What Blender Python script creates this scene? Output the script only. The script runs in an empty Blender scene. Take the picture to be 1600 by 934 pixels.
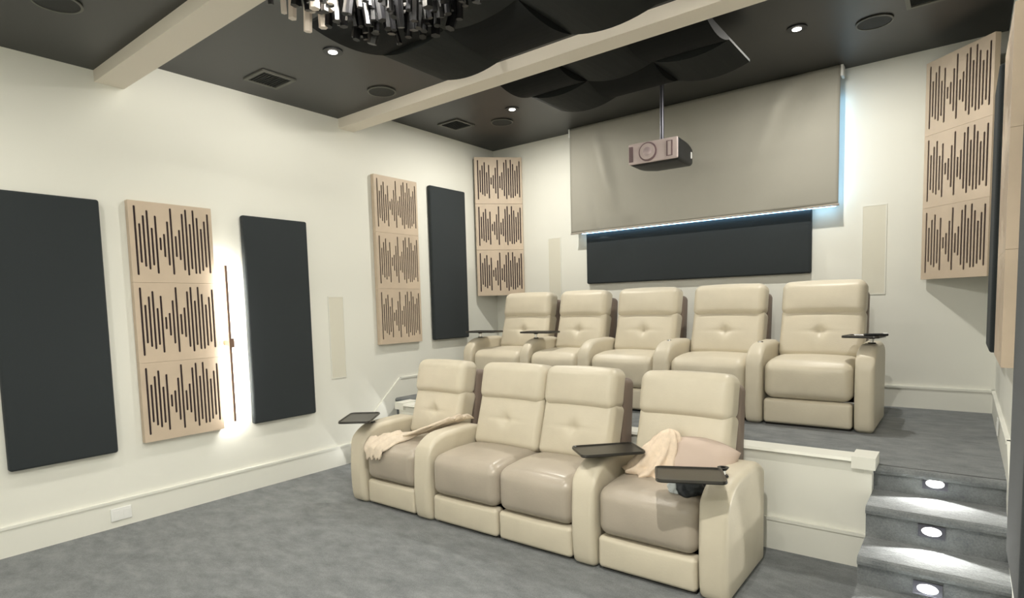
import bpy, bmesh, math, random
from mathutils import Vector, Matrix, noise
random.seed(7)
S = bpy.context.scene
COL = S.collection
PI = math.pi

# ------------------------------------------------------------------ camera
cam_d = bpy.data.cameras.new('camera')
cam = bpy.data.objects.new('camera', cam_d); COL.objects.link(cam)
RT = Vector((0.79273821, 0.60900534, -0.02605033))
UP = Vector((-0.02723052, 0.07807452, 0.99657557))
FW = Vector((-0.60895371, 0.78931417, -0.07847619))
M3 = Matrix((RT, UP, -FW)).transposed()
cam.matrix_world = Matrix.Translation((5.22653516, -6.46489567, 1.65)) @ M3.to_4x4()
cam_d.sensor_width = 36; cam_d.lens = 916.84/1600*36
cam_d.shift_y = 82.3755/1600
cam_d.clip_start = 0.02
S.camera = cam

# ------------------------------------------------------------------ look
S.view_settings.view_transform = 'Standard'
S.view_settings.look = 'None'
S.view_settings.gamma = 1
S.view_settings.use_curve_mapping = False
S.view_settings.exposure = 0.38
w = bpy.data.worlds.new('world'); S.world = w; w.use_nodes = True
w.node_tree.nodes['Background'].inputs[0].default_value = (0.9, 0.95, 1, 1)
w.node_tree.nodes['Background'].inputs[1].default_value = 0.05

# room numbers
W = 5.455
H1, H2, H3 = 3.49, 3.636, 3.782
YB = -8.6                      # wall behind the camera
PZ = 0.618                     # platform height
YP = -2.335                    # platform nosing
STEP = [(-2.335, 0.618), (-2.683, 0.470), (-2.988, 0.2875), (-3.30, 0.13)]   # nosing y, tread z
STEPL = [(-1.93, .618), (-2.22, .41), (-2.52, .205)]
XL, XR = 0.62, 4.835           # platform front wall between the two stairs

def area(name, loc, size, power, col=(1, .93, .82), rot=(0, 0, 0), spread=PI, sy=None):
    l = bpy.data.lights.new(name, 'AREA'); l.energy = power; l.color = col
    l.shape = 'DISK' if sy is None else 'RECTANGLE'; l.size = size; l.spread = spread
    if sy: l.size_y = sy
    o = bpy.data.objects.new(name, l); COL.objects.link(o); o.location = loc; o.rotation_euler = rot
    return o
def point(name, loc, power, r=.05, col=(1, .93, .82)):
    l = bpy.data.lights.new(name, 'POINT'); l.energy = power; l.color = col; l.shadow_soft_size = r
    o = bpy.data.objects.new(name, l); COL.objects.link(o); o.location = loc
    return o
WARM = (1, .96, .87)
LK = 1.0
# recessed ceiling lamps (their trims are built further down)
LAMPS2 = [(1.32, -3.56), (4.1, -3.56)]
LAMPS3 = [(1.268, -1.218), (4.114, -1.216)]
FILL_LAMPS1 = [(1.32, -6.0), (4.75, -5.6), (1.32, -7.8), (4.1, -7.8)]  # added fill lamps, unseen in the front ceiling bay
for x, y in LAMPS2: area('recessed_lamp_light', (x, y, H2-.012), .09, 17*LK, WARM)
for x, y in LAMPS3: area('recessed_lamp_light', (x, y, H3-.012), .09, 32*LK, WARM)
for (x, y), p in zip(FILL_LAMPS1, (14, 75, 16, 36)): area('recessed_lamp_light', (x, y, H1-.012), .09, p*LK, WARM)  # added fill for the chairs and platform front
CH = (2.79, -4.40, 3.28)       # chandelier
point('chandelier_light', (CH[0], CH[1], 3.47), 118*LK, .08, WARM)      # bulbs above the tube ring
point('chandelier_light', (CH[0], CH[1], 3.30), 5*LK, .04, WARM)      # bulb under it

# ------------------------------------------------------------------ materials
def mat(name, col, rough=.6, metal=0, emis=None, estr=0, spec=.5, noise_s=0, noise_a=0, bump=0, bump_s=200, dist=.002):
    m = bpy.data.materials.new(name); m.use_nodes = True
    nt = m.node_tree; b = nt.nodes['Principled BSDF']
    if name == 'charcoal_fabric': b.inputs['Sheen Weight'].default_value = .08; b.inputs['Sheen Roughness'].default_value = .6
    b.inputs['Base Color'].default_value = (*col, 1)
    b.inputs['Roughness'].default_value = rough
    b.inputs['Metallic'].default_value = metal
    b.inputs['Specular IOR Level'].default_value = spec
    if emis:
        b.inputs['Emission Color'].default_value = (*emis, 1); b.inputs['Emission Strength'].default_value = estr
    tc = nt.nodes.new('ShaderNodeTexCoord')
    if noise_a:
        n = nt.nodes.new('ShaderNodeTexNoise'); n.inputs['Scale'].default_value = noise_s; n.inputs['Detail'].default_value = 6
        nt.links.new(tc.outputs['Object'], n.inputs['Vector'])
        r = nt.nodes.new('ShaderNodeValToRGB')
        r.color_ramp.elements[0].position = .3; r.color_ramp.elements[1].position = .7
        r.color_ramp.elements[0].color = (*[c*(1-noise_a) for c in col], 1)
        r.color_ramp.elements[1].color = (*[min(1, c*(1+noise_a)) for c in col], 1)
        nt.links.new(n.outputs['Fac'], r.inputs['Fac']); nt.links.new(r.outputs['Color'], b.inputs['Base Color'])
    if bump:
        n = nt.nodes.new('ShaderNodeTexNoise'); n.inputs['Scale'].default_value = bump_s; n.inputs['Detail'].default_value = 4
        nt.links.new(tc.outputs['Object'], n.inputs['Vector'])
        bp = nt.nodes.new('ShaderNodeBump'); bp.inputs['Strength'].default_value = bump; bp.inputs['Distance'].default_value = dist
        nt.links.new(n.outputs['Fac'], bp.inputs['Height']); nt.links.new(bp.outputs['Normal'], b.inputs['Normal'])
    return m
M = {}
M['wall'] = mat('wall_paint', (.80, .80, .735), .75, noise_s=.8, noise_a=.015, bump=.05, bump_s=60)
M['trim'] = mat('trim_paint', (.80, .80, .735), .45)
M['ceil'] = mat('black_ceiling_paint', (.009, .010, .0095), .38, spec=.55)
M['beam'] = mat('beam_paint', (.82, .76, .66), .6)
M['leather'] = mat('cream_leather', (.62, .565, .45), .42, bump=.25, bump_s=90, dist=.003, noise_s=5, noise_a=.04)
M['leather_seat'] = mat('worn_seat_leather', (.42, .37, .305), .30, bump=.25, bump_s=90, dist=.003, noise_s=4, noise_a=.06)  # darker, browner leather for the front row seats
M['leather_side'] = mat('brown_side_leather', (.22, .17, .14), .5, bump=.2, bump_s=90)  # cream leather darkened to brown for the shadow in the seat gaps
M['plinth'] = mat('black_plinth', (.02, .018, .016), .7)
M['dark'] = mat('charcoal_fabric', (.036, .042, .045), 1, spec=.04, bump=.4, bump_s=400, noise_s=300, noise_a=.2)
M['wood'] = mat('pale_oak', (.57, .465, .355), .55, noise_s=3, noise_a=.08)
M['slot'] = mat('dark_slot_felt', (.035, .022, .026), .95)
M['screen'] = mat('grey_screen_cloth', (.30, .29, .25), .8, bump=.1, bump_s=300)
M['hem'] = mat('screen_hem', (.42, .38, .33), .7)
M['black'] = mat('black_plastic', (.005, .006, .008), .45)
M['blackmatte'] = mat('black_cloud_foam', (.005, .006, .006), .8, spec=.15, bump=.2, bump_s=200)
M['cloudgrey'] = mat('grey_cloud_face', (.013, .015, .0145), .75, spec=.2, bump=.2, bump_s=200)  # lighter copy of the cloud foam, tile shading put into the colour
M['tray'] = mat('black_tray', (.022, .020, .016), .28)
M['chrome'] = mat('chrome', (.8, .8, .8), .2, 1)
M['gun'] = mat('gunmetal', (.10, .10, .12), .35, .7)
M['bronze'] = mat('bronze_bar', (.30, .20, .15), .4, .5)
M['projface'] = mat('rose_grey_face', (.62, .52, .51), .35, .1)
M['projdark'] = mat('rose_shadow_ring', (.20, .13, .14), .4)  # dark rose tone for the lens ring and vents
M['lens'] = mat('lens_glass', (.55, .45, .47), .06, .3)
M['spk'] = mat('speaker_grille', (.72, .70, .60), .8, bump=.3, bump_s=500)
M['white'] = mat('white_plastic', (.85, .86, .84), .35)
M['lamp'] = mat('lamp_lens', (1, 1, 1), .5, emis=(1, .95, .85), estr=9)
M['led'] = mat('cool_led', (1, 1, 1), .5, emis=(.35, .68, 1), estr=9)  # added glow colour for the daylight leak
M['sconce'] = mat('sconce_led', (1, 1, 1), .5, emis=(1, .96, .88), estr=30)
M['stepled'] = mat('step_lens', (1, 1, 1), .5, emis=(1, .98, .92), estr=6)
M['blanket'] = mat('cream_throw', (.80, .66, .52), .95, bump=.5, bump_s=120, dist=.004, noise_s=30, noise_a=.08)
M['blanket2'] = mat('ivory_throw', (.72, .62, .50), .95, bump=.5, bump_s=120, dist=.004, noise_s=30, noise_a=.06)
M['pillow'] = mat('blush_pillow', (.58, .47, .40), .9, bump=.3, bump_s=200)
M['bag'] = mat('black_bag', (.02, .025, .03), .5, bump=.6, bump_s=20, dist=.02)
M['bagwhite'] = mat('white_bag_print', (.65, .7, .72), .6)
M['grate'] = mat('vent_dark', (.012, .014, .013), .7)
M['ventframe'] = mat('vent_frame', (.10, .10, .085), .5)
M['tube'] = mat('chandelier_black', (.006, .006, .007), .35, 0, spec=.4)
M['tubetip'] = mat('chandelier_nickel', (.7, .62, .55), .35, .2)  # pale colour paints the light on the black tubes' left side
def carpet():
    m = bpy.data.materials.new('grey_carpet'); m.use_nodes = True
    nt = m.node_tree; b = nt.nodes['Principled BSDF']; b.inputs['Roughness'].default_value = .95
    b.inputs['Specular IOR Level'].default_value = .15
    b.inputs['Sheen Weight'].default_value = .2
    tc = nt.nodes.new('ShaderNodeTexCoord')
    mp = nt.nodes.new('ShaderNodeMapping'); mp.inputs['Scale'].default_value = (1, 1.9, 1); mp.inputs['Rotation'].default_value = (0, 0, .7)
    nt.links.new(tc.outputs['Object'], mp.inputs['Vector'])
    n1 = nt.nodes.new('ShaderNodeTexNoise'); n1.inputs['Scale'].default_value = 5; n1.inputs['Detail'].default_value = 8; n1.inputs['Roughness'].default_value = .7
    nt.links.new(mp.outputs['Vector'], n1.inputs['Vector'])
    n2 = nt.nodes.new('ShaderNodeTexNoise'); n2.inputs['Scale'].default_value = 120; n2.inputs['Detail'].default_value = 3
    nt.links.new(tc.outputs['Object'], n2.inputs['Vector'])
    mx = nt.nodes.new('ShaderNodeMath'); mx.operation = 'MULTIPLY_ADD'; mx.inputs[1].default_value = .45
    nt.links.new(n2.outputs['Fac'], mx.inputs[0]); nt.links.new(n1.outputs['Fac'], mx.inputs[2])
    r = nt.nodes.new('ShaderNodeValToRGB')
    r.color_ramp.elements[0].position = .5; r.color_ramp.elements[0].color = (.10, .11, .118, 1)
    r.color_ramp.elements[1].position = .95; r.color_ramp.elements[1].color = (.225, .24, .245, 1)
    nt.links.new(mx.outputs[0], r.inputs['Fac']); nt.links.new(r.outputs['Color'], b.inputs['Base Color'])
    bp = nt.nodes.new('ShaderNodeBump'); bp.inputs['Strength'].default_value = .8; bp.inputs['Distance'].default_value = .01
    nt.links.new(mx.outputs[0], bp.inputs['Height']); nt.links.new(bp.outputs['Normal'], b.inputs['Normal'])
    return m
M['carpet'] = carpet()

# ------------------------------------------------------------------ helpers
def link(name, me, m, parent=None, loc=(0, 0, 0), rot=(0, 0, 0), smooth=False):
    if m: me.materials.append(M[m] if isinstance(m, str) else m)
    if smooth:
        for p in me.polygons: p.use_smooth = True
    o = bpy.data.objects.new(name, me); COL.objects.link(o)
    o.location = loc; o.rotation_euler = rot
    if parent: o.parent = parent
    return o
def bm_obj(name, bm, m, parent=None, loc=(0, 0, 0), rot=(0, 0, 0), smooth=False):
    bmesh.ops.recalc_face_normals(bm, faces=bm.faces)
    me = bpy.data.meshes.new(name); bm.to_mesh(me); bm.free()
    return link(name, me, m, parent, loc, rot, smooth)
def box(bm, a, b):
    (x0, y0, z0), (x1, y1, z1) = a, b
    v = [bm.verts.new(p) for p in ((x0, y0, z0), (x1, y0, z0), (x1, y1, z0), (x0, y1, z0), (x0, y0, z1), (x1, y0, z1), (x1, y1, z1), (x0, y1, z1))]
    for f in ((0, 3, 2, 1), (4, 5, 6, 7), (0, 1, 5, 4), (1, 2, 6, 5), (2, 3, 7, 6), (3, 0, 4, 7)): bm.faces.new([v[i] for i in f])
def prism(bm, prof, a, b, axis=0):
    """closed profile in the two other axes, extruded along axis from a to b"""
    def P(t, u, v):
        return ((t, u, v), (u, t, v), (u, v, t))[axis]
    A = [bm.verts.new(P(a, *p)) for p in prof]; B = [bm.verts.new(P(b, *p)) for p in prof]
    n = len(prof)
    bm.faces.new(A); bm.faces.new(B[::-1])
    for i in range(n): bm.faces.new((A[i], B[i], B[(i+1) % n], A[(i+1) % n]))
def cyl(bm, c, r, h, seg=24, r2=None, axis='z'):
    rot = {'z': Matrix.Identity(4), 'y': Matrix.Rotation(PI/2, 4, 'X'), 'x': Matrix.Rotation(PI/2, 4, 'Y')}[axis]
    bmesh.ops.create_cone(bm, cap_ends=True, segments=seg, radius1=r, radius2=r if r2 is None else r2, depth=h, matrix=Matrix.Translation(c) @ rot)
def axis_pts(h, r, n):
    out = [-h + r*(1-math.tan(a*PI/4/4)) for a in (4, 3, 2, 1)]
    out = [-(h-r) - r*math.tan(k*PI/16) for k in (4, 3, 2, 1)]
    inn = [-(h-r) + 2*(h-r)*i/n for i in range(n+1)]
    return out + inn + [-v for v in reversed(out)]
def rbox(w, d, h, r, n=(6, 6, 6), bulge=(0, 0, 0), deform=None):
    """rounded, slightly stuffed box centred on the origin"""
    H = (w/2, d/2, h/2); A = [axis_pts(H[i], r, n[i]) for i in range(3)]
    bm = bmesh.new(); cache = {}
    def V(p):
        k = tuple(round(c, 6) for c in p)
        if k in cache: return cache[k]
        inner = [max(-(H[i]-r), min(H[i]-r, p[i])) for i in range(3)]
        dv = Vector([p[i]-inner[i] for i in range(3)])
        q = Vector(inner) + (dv.normalized()*r if dv.length > 1e-9 else dv)
        u = [p[i]/H[i] for i in range(3)]
        for i in range(3):
            if bulge[i]:
                j, k2 = (i+1) % 3, (i+2) % 3
                q[i] += u[i]*bulge[i]*(1-u[j]**2)*(1-u[k2]**2)
        if deform: q = Vector(deform(q))
        cache[k] = bm.verts.new(q); return cache[k]
    for ax in range(3):
        i, j = (ax+1) % 3, (ax+2) % 3
        for s in (-1, 1):
            for a in range(len(A[i])-1):
                for b in range(len(A[j])-1):
                    q = []
                    for (da, db) in ((0, 0), (1, 0), (1, 1), (0, 1)):
                        p = [0, 0, 0]; p[ax] = s*H[ax]; p[i] = A[i][a+da]; p[j] = A[j][b+db]; q.append(V(p))
                    if len(set(q)) == 4: bm.faces.new(q if s > 0 else q[::-1])
    return bm
def tag(o, label, cat, group=None):
    o['label'] = label; o['category'] = cat
    if group: o['group'] = group
    return o
def thing(name, label, cat, loc=(0, 0, 0), rz=0, group=None):
    o = bpy.data.objects.new(name, None); COL.objects.link(o); o.empty_display_size = .1
    o.location = loc; o.rotation_euler = (0, 0, rz)
    return tag(o, label, cat, group)
def struct(name, bm, m):
    o = bm_obj(name, bm, m); o['kind'] = 'structure'; return o
def copy_tree(o, parent=None):
    c = o.copy(); COL.objects.link(c)
    if parent: c.parent = parent
    for ch in [x for x in kids.get(o.name, [])]: copy_tree(ch, c)
    return c
kids = {}

# ------------------------------------------------------------------ the room
bm = bmesh.new(); box(bm, (0, YB, -.1), (W, STEP[3][0], 0)); box(bm, (0, STEP[3][0], -.1), (W, -1, 0)); struct('floor', bm, 'carpet')
bm = bmesh.new(); box(bm, (-.15, YB, -.1), (0, 0, H3+.1)); struct('wall_left', bm, 'wall')
bm = bmesh.new(); box(bm, (W, YB, -.1), (W+.15, 0, H3+.1)); struct('wall_right', bm, 'wall')
bm = bmesh.new(); box(bm, (-.15, 0, -.1), (W+.15, .15, H3+.1)); struct('wall_back', bm, 'wall')
bm = bmesh.new(); box(bm, (-.15, YB-.15, -.1), (W+.15, YB, H3+.1)); struct('wall_front', bm, 'wall')
Y1, Y2 = -4.74, -2.5545
bm = bmesh.new()
prism(bm, [(YB, H1), (Y1+.05, H1), (Y1+.05, H2), (Y2+.05, H2), (Y2+.05, H3), (0, H3), (0, H3+.1), (YB, H3+.1)], 0, W)
struct('ceiling', bm, 'ceil')
bm = bmesh.new(); box(bm, (0, Y1, H1-.085), (W, Y1+.2, H2+.02)); o = struct('ceiling_beam', bm, 'beam')
bm = bmesh.new(); box(bm, (0, Y2, H2-.098), (W, Y2+.19, H3+.02)); o = struct('ceiling_beam', bm, 'beam')
# platform: carpet deck, white front wall with its cap
bm = bmesh.new(); box(bm, (XL-.002, YP+.03, 0), (W, 0, PZ)); box(bm, (0, STEPL[0][0]+.03, 0), (XL-.002, 0, PZ)); struct('floor_platform', bm, 'carpet')
bm = bmesh.new(); box(bm, (XL, -2.43, 0), (XR-.02, YP+.03, PZ+.005)); struct('wall_platform', bm, 'wall')
bm = bmesh.new()
prism(bm, [(-2.47, .660), (-2.46, .677), (YP+.04, .677), (YP+.04, PZ), (-2.43, PZ-.03), (-2.445, .645)], XL+.04, XR-.06)
box(bm, (XR-.125, -2.47, PZ), (XR, -2.26, .690))
box(bm, (XL-.02, -2.47, PZ), (XL+.105, -2.26, .690))
struct('trim_1', bm, 'trim')
def stair(x0, x1, nm, STEP):
    bm = bmesh.new()
    # rounded carpet nosings
    prof = [(STEP[0][0]+.04, 0), (STEP[0][0]+.04, PZ)]
    for i, (y, z) in enumerate(STEP):
        prof += [(y+.0, z), (y-.018, z-.006), (y-.028, z-.022), (y-.022, z-.04), (y, z-.048)]
        if i+1 < len(STEP): prof.append((y+.006, STEP[i+1][1]))
    prof.append((STEP[-1][0]+.006, 0))
    prism(bm, prof, x0, x1)
    o = struct(nm, bm, 'carpet'); return o
stair(XR-.02, W-.001, 'staircase_right', STEP); stair(.001, XL-.002, 'staircase_left', STEPL)
# baseboards
def base(bm, a, b, z0, nrm, h=.215):
    """board from a to b (xy), standing off the wall along nrm"""
    ax, ay = a; bx, by = b; nx, ny = nrm
    for (t, zz0, zz1) in ((.016, 0, h-.02), (.024, h-.02, h)):
        box(bm, (min(ax, bx)+min(0, nx*t), min(ay, by)+min(0, ny*t), z0+zz0), (max(ax, bx)+max(0, nx*t), max(ay, by)+max(0, ny*t), z0+zz1))
bm = bmesh.new(); base(bm, (0, YB), (0, -2.62), 0, (1, 0)); base(bm, (0, -1.86), (0, 0), PZ, (1, 0), .23)
prism(bm, [(-2.62, 0), (-2.62, .19), (-2.60, .215), (-1.87, .848), (-1.84, .848), (-1.84, PZ-.1), (-1.95, PZ-.1)], 0, .018)
struct('baseboard_left', bm, 'trim')
bm = bmesh.new(); base(bm, (W, YB), (W, -2.95), 0, (-1, 0)); base(bm, (W, -2.2), (W, 0), PZ, (-1, 0), .20)
prism(bm, [(-3.31, 0), (-3.31, .19), (-3.29, .215), (-2.2, .818), (-2.17, .818), (-2.17, PZ-.1), (YP, PZ-.1)], W-.018, W)
struct('baseboard_right', bm, 'trim')
bm = bmesh.new(); base(bm, (0, 0), (W, 0), PZ, (0, -1), .20); struct('baseboard_back', bm, 'trim')
bm = bmesh.new(); base(bm, (XL, -2.43), (XR-.02, -2.43), 0, (0, -1)); struct('baseboard_platform', bm, 'trim')
bm = bmesh.new(); base(bm, (0, YB), (W, YB), 0, (0, 1)); struct('baseboard_front', bm, 'trim')

# ------------------------------------------------------------------ recliners
def cushion(name, parent, w, d, h, r, loc, rot=(0, 0, 0), m='leather', n=(8, 6, 6), bulge=(0, 0, 0), deform=None):
    return bm_obj(name, rbox(w, d, h, r, n, bulge, deform), m, parent, loc, rot, True)
def arm_mesh(w, front_drop=.19, depth=.74, h=.665):
    def df(q):
        y = q.y + depth/2; z = q.z + h/2            # y 0 front .. depth rear
        top = h
        R = front_drop
        if y < R*1.25:
            t = 1-y/(R*1.25); top = h - R*(1-math.sqrt(max(0, 1-t*t)))
        top += .008*max(0, min(1, (y-.2)/.3))
        Rb = .24
        if y > depth-Rb:
            t = (y-depth+Rb)/Rb; top -= .13*(1-math.sqrt(max(0, 1-t*t*.98)))
        zz = z/h*top
        # front face bulges, tucks in at the foot
        yy = y - .02*math.sin(PI*min(1, z/h))*max(0, 1-y/.2)
        if z < .06: yy += .02*(1-z/.06)*max(0, 1-y/.2)
        # lean the front back a little towards the top
        return (q.x, yy, zz)
    return rbox(w, depth, h, .042, (4, 18, 12), (.003, 0, 0), df)
def recliner(label, xc, y0, z0, sw, arms, group, seat_m='leather_seat'):
    """xc: seat centre; y0: front plane; arms: list of (x centre, width) in world x"""
    t = thing('theater_recliner', label, 'recliner', (xc, y0, z0), 0, group)
    g = .004
    # plinth
    bm = bmesh.new(); box(bm, (-sw/2+.02, .06, 0), (sw/2-.02, .9, .06)); bm_obj('plinth', bm, 'plinth', t)
    # footrest panel
    cushion('footrest_panel', t, sw-4*g, .10, .200, .028, (0, .065, .018+.1), bulge=(0, .012, 0))
    # seat cushion, waterfall front
    def sd(q):
        x, y, z = q
        k = min(1, max(0, (-.02-y)/.3)); t_ = (z+.16)/.32
        z -= .030*k*k*t_
        z += .008*math.cos(x/sw*PI)*t_
        if y > .1: z -= .02*t_*(y-.1)/.2
        return (x, y, z)
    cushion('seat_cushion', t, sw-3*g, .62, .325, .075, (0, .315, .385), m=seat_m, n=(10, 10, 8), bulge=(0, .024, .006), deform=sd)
    # lower back cushion with a pinched cross tuft
    def bd(q):
        x, y, z = q
        if y < 0:
            k = math.exp(-(x*x+z*z)/.0022)*.030
            k += .011*math.exp(-(z*z)/.00016)*math.exp(-(x*x)/.020)
            k += .009*math.exp(-(x*x)/.00016)*math.exp(-(z*z)/.010)
            y += k
        return (x, y, z)
    lean = -math.atan2(.17, .42)
    cushion('lower_back_cushion', t, sw-.006, .20, .44, .05, (0, .655, .71), (lean*.8, 0, 0), n=(26, 4, 22), bulge=(0, .03, 0), deform=bd)
    # headrest roll
    def hd(q):
        x, y, z = q
        if z < 0: y -= .012*(-z/.15)
        return (x, y+.10*max(0, z)*1.2, z)
    cushion('headrest', t, sw-.004, .215, .30, .065, (0, .715, 1.022), (-.13, 0, 0), n=(16, 4, 8), bulge=(0, .018, .012), deform=hd)
    # outer back shell
    cushion('back_shell', t, sw-.01, .16, .98, .05, (0, .84, .60), (-.10, 0, 0), m='leather_side', n=(4, 3, 8))
    for ax, aw in arms:
        bm_obj('armrest', arm_mesh(aw-2*g), 'leather', t, (ax-xc, 0, 0), (0, 0, 0), True)
    return t
FY, BY = -3.38, -1.43
GF = 'front row of cream leather recliners'; GB = 'back row of cream leather recliners'
recliner('cream recliner at the left end of the front row, ivory throw on its seat', 1.535, FY, 0, .59, [(1.140, .19), (1.925, .18)], GF)
recliner('left seat of the joined middle pair in the front row, cream leather', 2.341, FY, 0, .645, [], GF)
recliner('right seat of the joined middle pair in the front row, cream leather', 2.972, FY, 0, .612, [(3.367, .175)], GF)
recliner('front row cream recliner with blush pillow and crumpled throw, nearest the right stairs', 3.775, FY, 0, .637, [(4.182, .172)], GF)
barm = [.68, 1.49, 2.22, 3.035, 3.853, 4.651]; bw = [.14, .125, .14, .16, .14, .14]
blab = ['back row cream recliner at the far left, under the corner wave tiles',
        'back row cream recliner second from the left, with a black tray at its left arm',
        'middle cream recliner of the five in the back row',
        'back row cream recliner second from the right, without any tray on its arms',
        'back row cream recliner at the right end, its outer arm holding a black tray']
for i in range(5):
    a, b = barm[i]+bw[i]/2, barm[i+1]-bw[i+1]/2
    arms = [(barm[i+1], bw[i+1])] + ([(barm[0], bw[0])] if i == 0 else [])
    recliner(blab[i], (a+b)/2, BY, PZ, b-a, arms, GB, 'leather')

def tray(label, cx, cy, z, L, D, ang, stem, z_arm):
    """stem: (x, y) world position of the post"""
    t = thing('swivel_tray', label, 'tray table', (stem[0], stem[1], z_arm), 0, 'black swivel trays on the armrests')
    top = rbox(L, D, .018, .008, (6, 6, 2))
    # raised rim as one mesh with the top: outline of a smaller recess
    def rr(l, d, r, k=6):
        pts = []
        for sx, sy, a0 in ((1, 1, 0), (-1, 1, 90), (-1, -1, 180), (1, -1, 270)):
            for i in range(k+1):
                a = math.radians(a0+90*i/k); pts.append((sx*(l/2-r)+r*math.cos(a), sy*(d/2-r)+r*math.sin(a)))
        return pts
    top.free(); bm = bmesh.new()
    o1, o2, o3, o4 = rr(L, D, .035), rr(L-.006, D-.006, .034), rr(L-.03, D-.03, .028), rr(L-.016, D-.016, .03)
    rings = [[bm.verts.new((x, y, 0)) for x, y in o2], [bm.verts.new((x, y, .006)) for x, y in o1], [bm.verts.new((x, y, .018)) for x, y in o2],
             [bm.verts.new((x, y, .018)) for x, y in o4], [bm.verts.new((x, y, .011)) for x, y in o3]]
    n = len(rings[0])
    for a, b in zip(rings, rings[1:]):
        for i in range(n): bm.faces.new((a[i], a[(i+1) % n], b[(i+1) % n], b[i]))
    bm.faces.new(rings[0][::-1]); bm.faces.new(rings[-1])
    bm_obj('tray_top', bm, 'tray', t, (cx-stem[0], cy-stem[1], z-z_arm-.018), (0, 0, ang))
    bm = bmesh.new(); cyl(bm, (0, 0, (z-z_arm-.018)/2), .014, z-z_arm-.018, 16); bm_obj('stem', bm, 'chrome', t)
    bm = bmesh.new(); cyl(bm, (0, 0, .004), .030, .008, 24, .026); bm_obj('pivot_base', bm, 'black', t)
    bm = bmesh.new(); cyl(bm, (0, 0, z-z_arm-.026), .02, .016, 24, .032); bm_obj('pivot_hub', bm, 'black', t)
    return t
tray('black swivel tray on the left end arm of the front row', 1.10, -3.30, 0.725, .44, .27, math.radians(-52), (1.14, -3.20), .665)
tray('black swivel tray turned over the arm right of the joined pair in the front row', 3.44, -3.17, 0.722, .42, .27, math.radians(47), (3.37, -3.19), .665)
tray('black swivel tray in front of the blush pillow', 4.09, -3.47, 0.735, .36, .27, math.radians(25), (4.18, -3.20), .665)
tray('black swivel tray on the far left arm of the back row', .78, -1.22, PZ+.745, .40, .24, .12, (.68, -1.18), PZ+.665)
tray('black swivel tray on the second arm from the left in the back row', 1.57, -1.22, PZ+.745, .40, .24, .05, (1.49, -1.18), PZ+.665)
tray('black swivel tray on the right end arm of the back row', 4.62, -1.25, PZ+.735, .26, .24, -.15, (4.665, -1.16), PZ+.665)
# small things on the right end tray
t = thing('remote_control', 'small black remote with a pale tip lying on the right end tray', 'remote control', (4.70, -1.25, PZ+.728), .35)
bm_obj('body', rbox(.16, .042, .020, .008, (4, 2, 2)), 'black', t, (0, 0, .0105), (0, 0, 0), True)
bm_obj('tip', rbox(.035, .036, .022, .008, (2, 2, 2)), 'white', t, (.062, 0, .0125), (0, 0, 0), True)
# chrome control buttons on two of the back arms
for i, x in enumerate((barm[3], barm[4])):
    bm = bmesh.new(); cyl(bm, (0, 0, .006), .024, .012, 24, .02)
    o = bm_obj('control_button', bm, 'chrome', None, (x-[0, 0][i], BY+.23, PZ+.662))
    tag(o, ['round chrome control button on the arm between the third and fourth back seats', 'round chrome control button on the arm beside the right end back seat'][i], 'button', 'chrome buttons on the back row arms')

# ------------------------------------------------------------------ throws, pillow, bag
def ribbon_cloth(path, width, thick, m, name, amp=.012, nx=40, ny=14, seed=0):
    """cloth laid along a 3-D path (list of (point, side vector)); wrinkled, with thickness"""
    bm = bmesh.new(); P = []
    n = len(path)-1
    def at(t):
        f = t*n; i = min(n-1, int(f)); u = f-i
        u2 = u*u*(3-2*u)*.4+u*.6
        return [path[i][k].lerp(path[i+1][k], u2) for k in (0, 1)] + [path[i][2]*(1-u)+path[i+1][2]*u]
    top = []
    for i in range(nx+1):
        p, s, wd = at(i/nx); row = []
        for j in range(ny+1):
            v = (j/ny-.5)*2
            q = p + s*(v*width*wd/2)
            a = noise.noise(Vector((i*.22+seed, j*.5, seed)))
            q = q + Vector((0, 0, 1))*(amp*a + amp*.8*math.sin(v*9+i*.25+seed) + .012*(1-abs(v)**3))
            q += s*.012*noise.noise(Vector((i*.35, seed, 3.1)))
            row.append(bm.verts.new(q))
        top.append(row)
    for i in range(nx):
        for j in range(ny): bm.faces.new((top[i][j], top[i+1][j], top[i+1][j+1], top[i][j+1]))
    o = bm_obj(name, bm, m, None, smooth=True)
    md = o.modifiers.new('solid', 'SOLIDIFY'); md.thickness = thick; md.offset = 1
    return o
V = Vector
o = ribbon_cloth([(V((1.90, -2.90, .730)), V((.3, .95, 0)), 1.1), (V((1.83, -2.98, .695)), V((.3, .9, .1)), 1.2), (V((1.71, -3.02, .625)), V((.3, .95, 0)), 1.35),
                  (V((1.60, -3.08, .60)), V((.45, .85, 0)), 1.6), (V((1.50, -3.20, .59)), V((.6, .75, 0)), 1.5), (V((1.44, -3.32, .565)), V((.9, .3, 0)), 1.2), (V((1.42, -3.415, .50)), V((1, .1, 0)), .8), (V((1.42, -3.425, .42)), V((1, 0, 0)), .6)],
                 .26, .016, 'blanket2', 'throw_blanket', amp=.016, seed=1.7)
tag(o, 'ivory throw trailing from the arm over the seat of the left front recliner', 'blanket')
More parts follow.
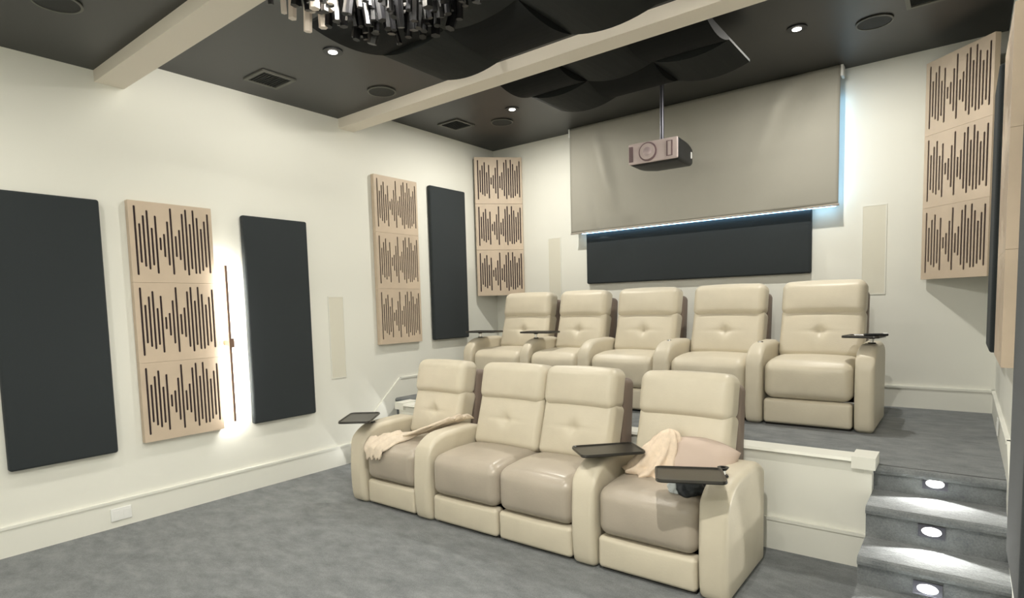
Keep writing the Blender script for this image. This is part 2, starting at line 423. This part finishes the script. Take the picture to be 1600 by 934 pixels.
# crumpled cream throw leaning against the back of the right front recliner
def crumple(name, m, prof, loc, seed, squash=(1, .7), folds=7, amp=.16, seg=56, rings=26, tilt=(0, 0)):
    bm = bmesh.new(); R_ = []
    for i in range(rings+1):
        t = i/rings
        k = t*(len(prof)-1); a = min(len(prof)-2, int(k)); u = k-a
        r = prof[a][0]*(1-u)+prof[a+1][0]*u; z = prof[a][1]*(1-u)+prof[a+1][1]*u
        row = []
        for j in range(seg):
            th = 2*PI*j/seg
            f = 1 + amp*math.sin(folds*th + 2.2*math.sin(t*5+seed) + seed)*(1-t*.55) + .5*amp*noise.noise(V((math.cos(th)*2+seed, math.sin(th)*2, t*5)))
            f += .25*amp*math.sin(folds*2.3*th+seed*3+t*9)
            x = r*f*math.cos(th)*squash[0] + tilt[0]*z; y = r*f*math.sin(th)*squash[1] + tilt[1]*z
            row.append(bm.verts.new((x, y, z + .02*noise.noise(V((x*14, y*14, seed))))))
        R_.append(row)
    for a, b in zip(R_, R_[1:]):
        for j in range(seg): bm.faces.new((a[j], a[(j+1) % seg], b[(j+1) % seg], b[j]))
    bm.faces.new(R_[0][::-1]); bm.faces.new(R_[-1])
    return bm_obj(name, bm, m, None, loc, (0, 0, 0), True)
o = crumple('throw_blanket', 'blanket', [(.150, 0), (.165, .02), (.145, .05), (.15, .07), (.125, .12), (.105, .18), (.085, .23), (.055, .27), (.02, .285)], (3.66, -3.03, .555), 2.1, (1, .62), 9, .22, tilt=(.42, .22))
tag(o, 'crumpled cream throw heaped against the blush pillow on the right front seat', 'blanket')
def pil(q):
    x, y, z = q
    return (x, y, z)
bm = bmesh.new(); N = 22; w_, h_ = .44, .26
gridf = []; 
for s in (1, -1):
    g = []
    for i in range(N+1):
        row = []
        for j in range(N+1):
            u, v = i/N*2-1, j/N*2-1
            pin = 1-.10*(1-abs(u))*(abs(v)**4)-.0
            x = u*w_/2*(1-.09*(1-v*v)*(abs(u)**3)*0 - .0)*(1-.07*(1-abs(v))*abs(u)**2*-1*0)
            zz = v*h_/2*(1-.12*(u**4)*0)
            x *= 1-.06*(1-v*v); zz *= 1-.10*(1-u*u)*-.6
            zz = v*h_/2*(.80+.36*(1-u*u)); th = .10*((1-u**4)*(1-v**4))**.6*s
            row.append(bm.verts.new((x, th+.004*noise.noise(V((x*18, zz*18, s))), zz)))
        g.append(row)
    gridf.append(g)
    for i in range(N):
        for j in range(N):
            f = (g[i][j], g[i+1][j], g[i+1][j+1], g[i][j+1]); bm.faces.new(f if s < 0 else f[::-1])
bmesh.ops.remove_doubles(bm, verts=bm.verts, dist=.0005)
o = bm_obj('throw_pillow', bm, 'pillow', None, (3.955, -2.93, .655), (math.radians(-26), math.radians(7), math.radians(8)), True)
tag(o, 'blush pink pillow lying against the arm of the right front recliner', 'pillow')
o = crumple('cloth_bag', 'bag', [(.09, 0), (.105, .02), (.10, .06), (.085, .10), (.05, .125), (.015, .13)], (3.985, -3.20, .535), 4.4, (.95, .9), 5, .14)
tag(o, 'small crumpled black bag with white print under the tray on the right front seat', 'bag')
pc = crumple('white_print', 'bagwhite', [(.034, 0), (.036, .02), (.03, .05), (.012, .07)], (-.065, -.075, .012), 1.1, (.9, .55), 4, .3, seg=24, rings=10)
pc.parent = o

# ------------------------------------------------------------------ wave tiles
SL = [(.102, .927), (.255, .713), (.207, .816), (.174, .883), (.226, .67), (.125, .825), (.421, .556), (.337, .605), (.232, .766), (.117, .935), (.344, .588), (.307, .671), (.175, .882), (.111, .939), (.193, .76), (.134, .941), (.135, .847), (.175, .707), (.223, .81), (.146, .908)]
def tile_meshes(w, h, th=.05):
    bm = bmesh.new(); n = len(SL); sp = (.945-.07)/(n-1); sw = .0165*w/.64
    xs = [(.07+sp*i)*w for i in range(n)]
    edge = 0
    for i, x in enumerate(xs):
        box(bm, (edge, -th, 0), (x-sw/2, 0, h)); edge = x+sw/2
        a, b = SL[i]
        # rounded slot ends
        for z0, z1, sgn in ((0, a*h, 1), (b*h, h, -1)):
            prof = []
            for k in range(7):
                an = PI*k/6
                xx = x-sw/2*math.cos(an); rr = sw/2*math.sin(an)
                prof.append((xx, (z1-rr) if sgn > 0 else (z0+rr)))
            zo = z0 if sgn > 0 else z1
            bm2 = [bm.verts.new((p[0], -th, p[1])) for p in prof]+[bm.verts.new((x+sw/2, -th, zo)), bm.verts.new((x-sw/2, -th, zo))]
            bm3 = [bm.verts.new((v.co.x, 0, v.co.z)) for v in bm2]
            bm.faces.new(bm2); bm.faces.new(bm3[::-1])
            m_ = len(bm2)
            for k in range(m_): bm.faces.new((bm2[k], bm3[k], bm3[(k+1) % m_], bm2[(k+1) % m_]))
    box(bm, (edge, -th, 0), (w, 0, h))
    bmesh.ops.recalc_face_normals(bm, faces=bm.faces)
    me = bpy.data.meshes.new('wave_board'); bm.to_mesh(me); bm.free(); me.materials.append(M['wood'])
    bm = bmesh.new(); box(bm, (.02*w, -th+.008, .04*h), (.98*w, -th+.014, .96*h)); 
    mb = bpy.data.meshes.new('slot_backing'); bm.to_mesh(mb); bm.free(); mb.materials.append(M['slot'])
    return me, mb
MT, MTb = tile_meshes(.64, .627)
MC, MCb = tile_meshes(.63, .604)
def wave_column(where, loc, rz, z0, h, pair, cat='acoustic panel'):
    pos = ['lowest', 'middle', 'topmost']
    for k in range(3):
        t = thing('wave_tile', 'slotted pale wood tile, %s of three stacked %s' % (pos[k], where), cat, (loc[0], loc[1], z0+k*h), rz, 'slotted wood wave tiles on the walls')
        for nm, me in (('wave_board', pair[0]), ('slot_backing', pair[1])):
            o = bpy.data.objects.new(nm, me); COL.objects.link(o); o.parent = t
            if nm == 'wave_board': o.scale = (1, 1, 1-.0016/h)
# left wall faces +x: local -y must point to +x -> rz = +90deg ; local x runs to +y
wave_column('beside the bar sconce, left wall', (.005, -4.60), PI/2, .628, .6405, (lambda p: p)(tile_meshes(.64, .6405)))
wave_column('on the left wall above the front recliners', (.005, -2.165), PI/2, 1.25, .627, (MT, MTb))
A = V((.035, -.455)); ang = math.atan2(.45, .44)
wave_column('across the left back corner', (A.x-.0, A.y), ang, 1.79, .606, (MC, MCb))
wave_column('across the right back corner', (4.945, -.02), -math.radians(43), 1.785, .62, tile_meshes(.615, .62))
wave_column('on the right wall above the stairs', (W-.003, -1.50), -PI/2, 1.25, .627, tile_meshes(.9, .627, .062))

# ------------------------------------------------------------------ dark fabric panels
def panel(label, c, w, h, rz, th=.06):
    o = bm_obj('fabric_panel', rbox(w, th, h, .018, (3, 2, 3)), 'dark', None, c, (0, 0, rz), True)
    tag(o, label, 'acoustic panel', 'charcoal fabric panels on the walls')
panel('charcoal fabric panel at the far left edge of the left wall', (.033, -5.12, 1.558), .66, 1.925, PI/2)
panel('charcoal fabric panel just right of the lit bar sconce', (.033, -3.358, 1.572), .655, 1.905, PI/2)
panel('charcoal fabric panel on the left wall nearest the back corner', (.033, -.995, 2.19), .635, 1.88, PI/2)
panel('long horizontal charcoal fabric panel under the hanging screen', (2.755, -.033, 2.21), 2.53, .635, 0)
panel('charcoal fabric panel on the right wall beyond the wave tiles', (W-.045, -1.03, 2.19), .72, 1.88, PI/2, .088)
panel('charcoal fabric panel low on the right wall beside the lower stairs', (W-.036, -3.80, 1.572), .64, 1.905, PI/2, .07)

# ------------------------------------------------------------------ in wall speakers, outlet, switch
def inwall(label, c, w, h, rz):
    t = thing('wall_speaker', label, 'speaker', c, rz, 'slim white speakers set in the walls')
    bm = bmesh.new(); f = .008
    for a, b in (((-w/2, -.006, -h/2), (w/2, 0, -h/2+f)), ((-w/2, -.006, h/2-f), (w/2, 0, h/2)), ((-w/2, -.006, -h/2+f), (-w/2+f, 0, h/2-f)), ((w/2-f, -.006, -h/2+f), (w/2, 0, h/2-f))): box(bm, a, b)
    bm_obj('frame', bm, 'trim', t)
    bm = bmesh.new(); box(bm, (-w/2+f, -.004, -h/2+f), (w/2-f, 0, h/2-f)); bm_obj('grille', bm, 'spk', t)
inwall('slim white speaker set in the left wall behind the left front recliner', (.001, -2.695, 1.363), .19, .86, PI/2)
inwall('slim white speaker in the back wall left of the screen', (.983, -.001, 2.09), .195, .84, 0)
inwall('slim white speaker in the back wall right of the screen', (4.541, -.001, 2.08), .20, .83, 0)
t = thing('wall_outlet', 'white outlet plate on the left baseboard', 'outlet', (.0165, -4.795, .104), PI/2)
bm_obj('plate', rbox(.145, .010, .10, .004, (2, 2, 2)), 'white', t, (0, -.006, 0), (0, 0, 0), True)
for s in (-.034, .034):
    bm = bmesh.new(); box(bm, (s-.018, -.013, -.028), (s+.018, -.010, .028)); bm_obj('socket', bm, 'white', t)
t = thing('wall_outlet', 'small white outlet plate on the right wall above the platform carpet', 'outlet', (W-.017, -1.25, PZ+.11), -PI/2)
bm_obj('plate', rbox(.08, .010, .12, .004, (2, 2, 2)), 'white', t, (0, -.006, 0), (0, 0, 0), True)
bm = bmesh.new(); box(bm, (-.018, -.013, -.034), (.018, -.010, .034)); bm_obj('socket', bm, 'white', t)

# ------------------------------------------------------------------ bar sconce
t = thing('bar_sconce', 'slim vertical bar wall light glowing between wave tiles and charcoal panel', 'wall light', (0, -3.885, 1.375), 0)
bm = bmesh.new(); box(bm, (.085, -.011, -.69), (.105, .011, .69)); bm_obj('bar', bm, 'bronze', t)
bm = bmesh.new(); box(bm, (.078, -.007, -.685), (.0845, .007, .685)); o = bm_obj('light_strip', bm, 'sconce', t)
bm = bmesh.new(); box(bm, (.0, -.045, -.03), (.012, .045, .05)); box(bm, (.012, -.014, -.014), (.125, .014, .034)); box(bm, (.106, -.022, -.03), (.13, .022, .05)); bm_obj('mount', bm, 'bronze', t)
area('sconce_light', (.075, -3.885, 1.375), 1.36, 22, (1, .97, .9), (0, PI/2, 0), sy=.02)

# ------------------------------------------------------------------ screen
t = thing('hanging_screen', 'wide grey fabric screen hanging from the ceiling on the back wall', 'projection screen', (2.80, -.15, H3), 0)
bm = bmesh.new(); nx, nz = 90, 40; x0, x1 = -1.464, 1.464; zt, zb = 0.0, -1.262
rows = []
for i in range(nx+1):
    r = []
    for j in range(nz+1):
        u, v = i/nx, j/nz
        x = x0+(x1-x0)*u; z = zt+(zb-zt)*v
        f = .08*math.exp(-((u-.115-.11*v)/.030)**2)*math.sin(PI*min(1, v*1.15)) - .04*math.exp(-((u-.07-.06*v)/.028)**2)*v
        f += .10*math.exp(-((u-.86+.16*v)/.045)**2)*(1-v)**1.2 - .06*math.exp(-((u-.93+.22*v)/.05)**2)*(1-v)
        f += .010*math.sin(u*7+2*v)*(.4+v*.4)
        r.append(bm.verts.new((x, -f*min(1, v*5), z)))
    rows.append(r)
for i in range(nx):
    for j in range(nz): bm.faces.new((rows[i][j], rows[i][j+1], rows[i+1][j+1], rows[i+1][j]))
o = bm_obj('screen_cloth', bm, 'screen', t, (0, 0, 0), (0, 0, 0), True)
md = o.modifiers.new('solid', 'SOLIDIFY'); md.thickness = .004; md.offset = 0
bm = bmesh.new(); cyl(bm, (0, 0, -1.266), .011, 2.94, 12, axis='x'); bm_obj('hem_bar', bm, 'hem', t)
for s in (-1, 1):
    bm = bmesh.new(); box(bm, (s*1.475-.01, .0, -.10), (s*1.475+.01, .10, 0)); bm_obj('end_bracket', bm, 'white', t)
t = thing('led_strip', 'cool blue led strip glowing behind the lower edge of the hanging screen', 'led strip', (0, 0, 0), 0)  # added glowing strip standing in for daylight behind the screen
bm = bmesh.new(); box(bm, (1.45, -.085, 2.509), (4.23, -.072, 2.521)); bm_obj('lower_run', bm, 'led', t)
bm = bmesh.new(); box(bm, (4.235, -.085, 2.55), (4.245, -.072, 3.55)); bm_obj('side_run', bm, 'led', t)

# ------------------------------------------------------------------ projector
t = thing('ceiling_projector', 'black projector with rose grey front hanging from a ceiling pole', 'projector', (2.83, -.86, 3.07), math.radians(3))
def pd(q):
    x, y, z = q
    k = max(0, (y+.05)/.3)
    if z < 0: z += .03*k*k
    if z > 0: z -= .02*k*k
    if x < -.15 and z < 0: z += .01
    return (x*(1-.10*k*k), y, z)
bm_obj('housing', rbox(.50, .50, .215, .035, (6, 6, 4), deform=pd), 'black', t, (0, 0, 0), (0, 0, 0), True)
bm_obj('front_plate', rbox(.485, .02, .195, .009, (4, 2, 4)), 'projface', t, (0, -.247, .004), (0, 0, 0), True)
bm = bmesh.new(); cyl(bm, (-.045, -.262, .005), .088, .012, 40, axis='y'); ln = bm_obj('lens_ring', bm, 'projdark', t)
bm = bmesh.new(); cyl(bm, (-.045, -.268, .005), .074, .02, 40, axis='y'); bm_obj('inner_ring', bm, 'projface', ln)
bm = bmesh.new(); bmesh.ops.create_uvsphere(bm, u_segments=24, v_segments=12, radius=.045, matrix=Matrix.Translation((-.045, -.272, .005)) @ Matrix.Diagonal((1, .35, 1, 1))); bm_obj('lens', bm, 'lens', ln, smooth=True)
bm = bmesh.new(); box(bm, (.135, -.260, -.065), (.195, -.256, .075)); v_ = bm_obj('vent_recess', bm, 'projdark', t)
bm = bmesh.new(); box(bm, (.15, -.262, -.058), (.18, -.2602, .068)); bm_obj('vent_slat', bm, 'projface', v_)
bm = bmesh.new(); box(bm, (-.236, -.262, -.07), (-.195, -.257, .075)); bm_obj('side_vent', bm, 'projdark', t)
bm = bmesh.new(); box(bm, (.228, .13, -.03), (.246, .155, .03)); bm_obj('side_sticker', bm, 'white', t)  # small white block near the rear of the right side
bm = bmesh.new(); cyl(bm, (0, .0, .1+.61/2), .020, .61, 20); pl = bm_obj('pole', bm, 'gun', t)
bm = bmesh.new(); box(bm, (-.09, -.09, .104), (.09, .09, .122)); bm_obj('mount_plate', bm, 'projface', t)
bm = bmesh.new(); cyl(bm, (0, 0, .704), .06, .014, 24); bm_obj('ceiling_flange', bm, 'gun', t)

# ------------------------------------------------------------------ acoustic clouds
def cloud(label, x0, x1, y0, y1, nx, ny, z, zc, phase, bul=.055):
    t = thing('ceiling_cloud', label, 'acoustic panel', ((x0+x1)/2, (y0+y1)/2, zc), 0)
    dx, dy = (x1-x0)/nx, (y1-y0)/ny; N = 10
    for a in range(nx):
        for b in range(ny):
            typ = (a+b+phase) % 2
            bm = bmesh.new(); g = []; gt = []
            for i in range(N+1):
                r = []; r2 = []
                for j in range(N+1):
                    u, v = i/N*2-1, j/N*2-1
                    zz = z - bul*((1-u*u) if typ == 0 else (1-v*v)) + (bul*.0)
                    X = x0+dx*(a+i/N)-t.location.x; Yy = y0+dy*(b+j/N)-t.location.y
                    r.append(bm.verts.new((X, Yy, zz-zc))); r2.append(bm.verts.new((X, Yy, z+.02-zc)))
                g.append(r); gt.append(r2)
            for i in range(N):
                for j in range(N):
                    bm.faces.new((g[i][j], g[i][j+1], g[i+1][j+1], g[i+1][j])); bm.faces.new((gt[i][j], gt[i+1][j], gt[i+1][j+1], gt[i][j+1]))
            for i in range(N):
                bm.faces.new((g[i][0], g[i+1][0], gt[i+1][0], gt[i][0])); bm.faces.new((g[i][N], gt[i][N], gt[i+1][N], g[i+1][N]))
                bm.faces.new((g[0][i], gt[0][i], gt[0][i+1], g[0][i+1])); bm.faces.new((g[N][i], g[N][i+1], gt[N][i+1], gt[N][i]))
            bm_obj('curved_tile', bm, 'cloudgrey' if typ == 0 else 'blackmatte', t, smooth=False)
    for fx in (.25, .75):
        for fy in (.3, .7):
            bm = bmesh.new(); cyl(bm, (x0+(x1-x0)*fx-t.location.x, y0+(y1-y0)*fy-t.location.y, -(zc-z-.005)/2+.0), .01, zc-z-.01, 8)
            bm_obj('hanger_rod', bm, 'gun', t)
cloud('black cloud of curved tiles on the ceiling between beam and projector', 1.94, 3.77, -2.34, -1.27, 3, 2, 3.60, H3, 1)
cloud('black cloud of curved tiles on the ceiling behind the chandelier', 1.80, 4.26, -4.10, -2.85, 4, 2, 3.50, H2, 1, .045)

# ------------------------------------------------------------------ chandelier
t = thing('tube_chandelier', 'large round chandelier of hanging black and nickel tubes', 'chandelier', (CH[0], CH[1], H2), 0)
bm = bmesh.new(); cyl(bm, (0, 0, -.02), .30, .03, 48); bm_obj('ceiling_plate', bm, 'tube', t)
k = 0; rng = random.Random(3)
for ring, (r, n) in enumerate(((.54, 34), (.46, 30), (.38, 24), (.29, 18))):
    for i in range(n):
        if k >= 100: break
        a = 2*PI*(i+.5*(ring % 2))/n + rng.uniform(-.05, .05); rr = r+rng.uniform(-.025, .025)
        lt = rng.uniform(.10, .19)+ring*.01; s = rng.uniform(.016, .030)
        bm = bmesh.new()
        mt = Matrix.Translation((rr*math.cos(a), rr*math.sin(a), -.225-lt/2)) @ Matrix.Rotation(rng.uniform(0, PI), 4, 'Z') @ Matrix.Rotation(rng.uniform(-.3, .3), 4, 'X')
        bmesh.ops.create_cone(bm, cap_ends=True, segments=6, radius1=s, radius2=s, depth=lt, matrix=mt)
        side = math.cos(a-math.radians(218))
        tb = bm_obj('tube', bm, 'tubetip' if side > .72 and rng.random() < .8 else 'tube', t)  # tubes facing left mostly take the painted lit colour
        k += 1
bm = bmesh.new()
for i in range(190):
    a = rng.uniform(0, 2*PI); rr = .50*math.sqrt(rng.uniform(.02, 1)); lt = rng.uniform(.08, .17); s_ = rng.uniform(.012, .024)
    mt = Matrix.Translation((rr*math.cos(a), rr*math.sin(a), -.235-lt/2)) @ Matrix.Rotation(rng.uniform(0, PI), 4, 'Z') @ Matrix.Rotation(rng.uniform(-.35, .35), 4, 'X')
    bmesh.ops.create_cone(bm, cap_ends=True, segments=6, radius1=s_, radius2=s_, depth=lt, matrix=mt)
o = bm_obj('inner_tubes', bm, 'tube', t); o['kind'] = 'stuff'
bm = bmesh.new()
for r in (.54, .46, .38, .29):
    for i in range(48):
        a = 2*PI*i/48; b = 2*PI*(i+1)/48
        p = [(r-.01, a), (r+.01, a), (r+.01, b), (r-.01, b)]
        v0 = [bm.verts.new((q*math.cos(c), q*math.sin(c), -.215)) for q, c in p]; v1 = [bm.verts.new((q*math.cos(c), q*math.sin(c), -.235)) for q, c in p]
        bm.faces.new(v0); bm.faces.new(v1[::-1])
        for m_ in range(4): bm.faces.new((v0[m_], v1[m_], v1[(m_+1) % 4], v0[(m_+1) % 4]))
for i in range(8):
    a = PI*i/4; cyl(bm, (.285*math.cos(a), .285*math.sin(a), -.125), .006, .19, 8)
bm_obj('ring_frame', bm, 'tube', t)
bm = bmesh.new(); bmesh.ops.create_uvsphere(bm, u_segments=20, v_segments=12, radius=.035, matrix=Matrix.Translation((0, 0, -.27)))
bm_obj('bulb', bm, 'lamp', t, smooth=True)

# ------------------------------------------------------------------ recessed lamps, ceiling speakers, vents
def downlight(x, y, z, label, g='recessed ceiling lamps'):
    t = thing('recessed_lamp', label, 'ceiling light', (x, y, z), 0, g)
    bm = bmesh.new(); cyl(bm, (0, 0, -.004), .075, .008, 32); bm_obj('trim_ring', bm, 'black', t)
    bm = bmesh.new(); cyl(bm, (0, 0, -.0095), .034, .003, 24); bm_obj('lens', bm, 'lamp', t)
downlight(*LAMPS2[0], H2, 'small recessed lamp near the chandelier, left part of the middle ceiling')
downlight(*LAMPS2[1], H2, 'small recessed lamp in the right part of the middle ceiling')
downlight(*LAMPS3[0], H3, 'small recessed lamp over the left end of the back row')
downlight(*LAMPS3[1], H3, 'small recessed lamp over the right end of the back row')
for p, l in zip(FILL_LAMPS1, ('left', 'right', 'rear left', 'rear right')): downlight(*p, H1, 'recessed lamp in the %s of the front ceiling bay' % l)
def ceilspk(x, y, z, label):
    t = thing('ceiling_speaker', label, 'speaker', (x, y, z), 0, 'round black ceiling speakers')
    bm = bmesh.new()
    for i in range(40):
        a, b = 2*PI*i/40, 2*PI*(i+1)/40
        P = [(.115, 0), (.128, -.002), (.130, -.010), (.116, -.012)]
        v0 = [bm.verts.new((r*math.cos(a), r*math.sin(a), zz)) for r, zz in P]; v1 = [bm.verts.new((r*math.cos(b), r*math.sin(b), zz)) for r, zz in P]
        for k in range(4): bm.faces.new((v0[k], v1[k], v1[(k+1) % 4], v0[(k+1) % 4]))
    bmesh.ops.remove_doubles(bm, verts=bm.verts, dist=1e-5)
    bm_obj('rim', bm, 'ventframe', t)
    bm = bmesh.new(); cyl(bm, (0, 0, -.004), .1155, .008, 40); bm_obj('grille', bm, 'grate', t)
ceilspk(.945, -2.765, H2, 'round black ceiling speaker in the middle bay next to the long beam')
ceilspk(.905, -.94, H3, 'round black ceiling speaker near the left back corner')
ceilspk(4.61, -.93, H3, 'round black ceiling speaker near the right end of the screen')
ceilspk(.97, -5.22, H1, 'round black ceiling speaker in the front bay at the upper left')
def vent(x, y, z, label):
    t = thing('ceiling_vent', label, 'vent', (x, y, z), 0, 'square black ceiling vents')
    bm = bmesh.new(); a, b = .155, .125
    for p, q in (((-a, -a, -.012), (a, -b, 0)), ((-a, b, -.012), (a, a, 0)), ((-a, -b, -.012), (-b, b, 0)), ((b, -b, -.012), (a, b, 0))): box(bm, p, q)
    bm_obj('frame', bm, 'ventframe', t)
    bm = bmesh.new(); box(bm, (-b, -b, -.003), (b, b, 0))
    for i in range(9):
        y_ = -b+.025*(i+1); box(bm, (-b, y_-.002, -.010), (b, y_+.002, -.003))
    bm_obj('louvre', bm, 'grate', t)
vent(.46, -3.58, H2, 'square black ceiling vent in the middle bay by the left wall')
vent(.445, -1.225, H3, 'square black ceiling vent by the left back corner')
vent(4.98, -1.16, H3, 'square black ceiling vent by the right wall near the back')

# ------------------------------------------------------------------ step lights
for x, L3 in ((5.12, ((-2.341, .554), (-2.689, .383), (-2.994, .19))), (.31, ((-1.936, .53), (-2.226, .32), (-2.526, .11)))):
    for k, (y, z) in enumerate(L3):
        side = 'right' if x > 2 else 'left'
        t = thing('step_light', 'small bright light in the %s riser of the %s stairs' % (('top', 'middle', 'lowest lit')[k], side), 'step light', (x, y, z), 0, 'step lights in the %s stairs' % side)
        bm = bmesh.new()
        for p, q in (((-.06, -.004, .026), (.06, .004, .034)), ((-.06, -.004, -.034), (.06, .004, -.026)), ((-.06, -.004, -.026), (-.052, .004, .026)), ((.052, -.004, -.026), (.06, .004, .026))): box(bm, p, q)
        bm_obj('bezel', bm, 'gun', t)
        bm = bmesh.new(); box(bm, (-.052, -.001, -.026), (.052, .003, .026)); bm_obj('plate', bm, 'gun', t)
        bm = bmesh.new(); bmesh.ops.create_uvsphere(bm, u_segments=24, v_segments=10, radius=.044, matrix=Matrix.Diagonal((1, .1, .55, 1))); bm_obj('lens', bm, 'stepled', t, (0, -.002, 0), smooth=True)
        l = bpy.data.lights.new('step_lamp', 'SPOT'); l.energy = 9.5 if x > 2 else 1.2; l.color = (1, .98, .92); l.shadow_soft_size = .012
        l.spot_size = math.radians(132); l.spot_blend = .12
        o = bpy.data.objects.new('step_lamp', l); COL.objects.link(o); o.location = (x, y-.02, z); o.rotation_euler = (math.radians(84), 0, PI)
        o.rotation_euler = (math.radians(-74), 0, 0)
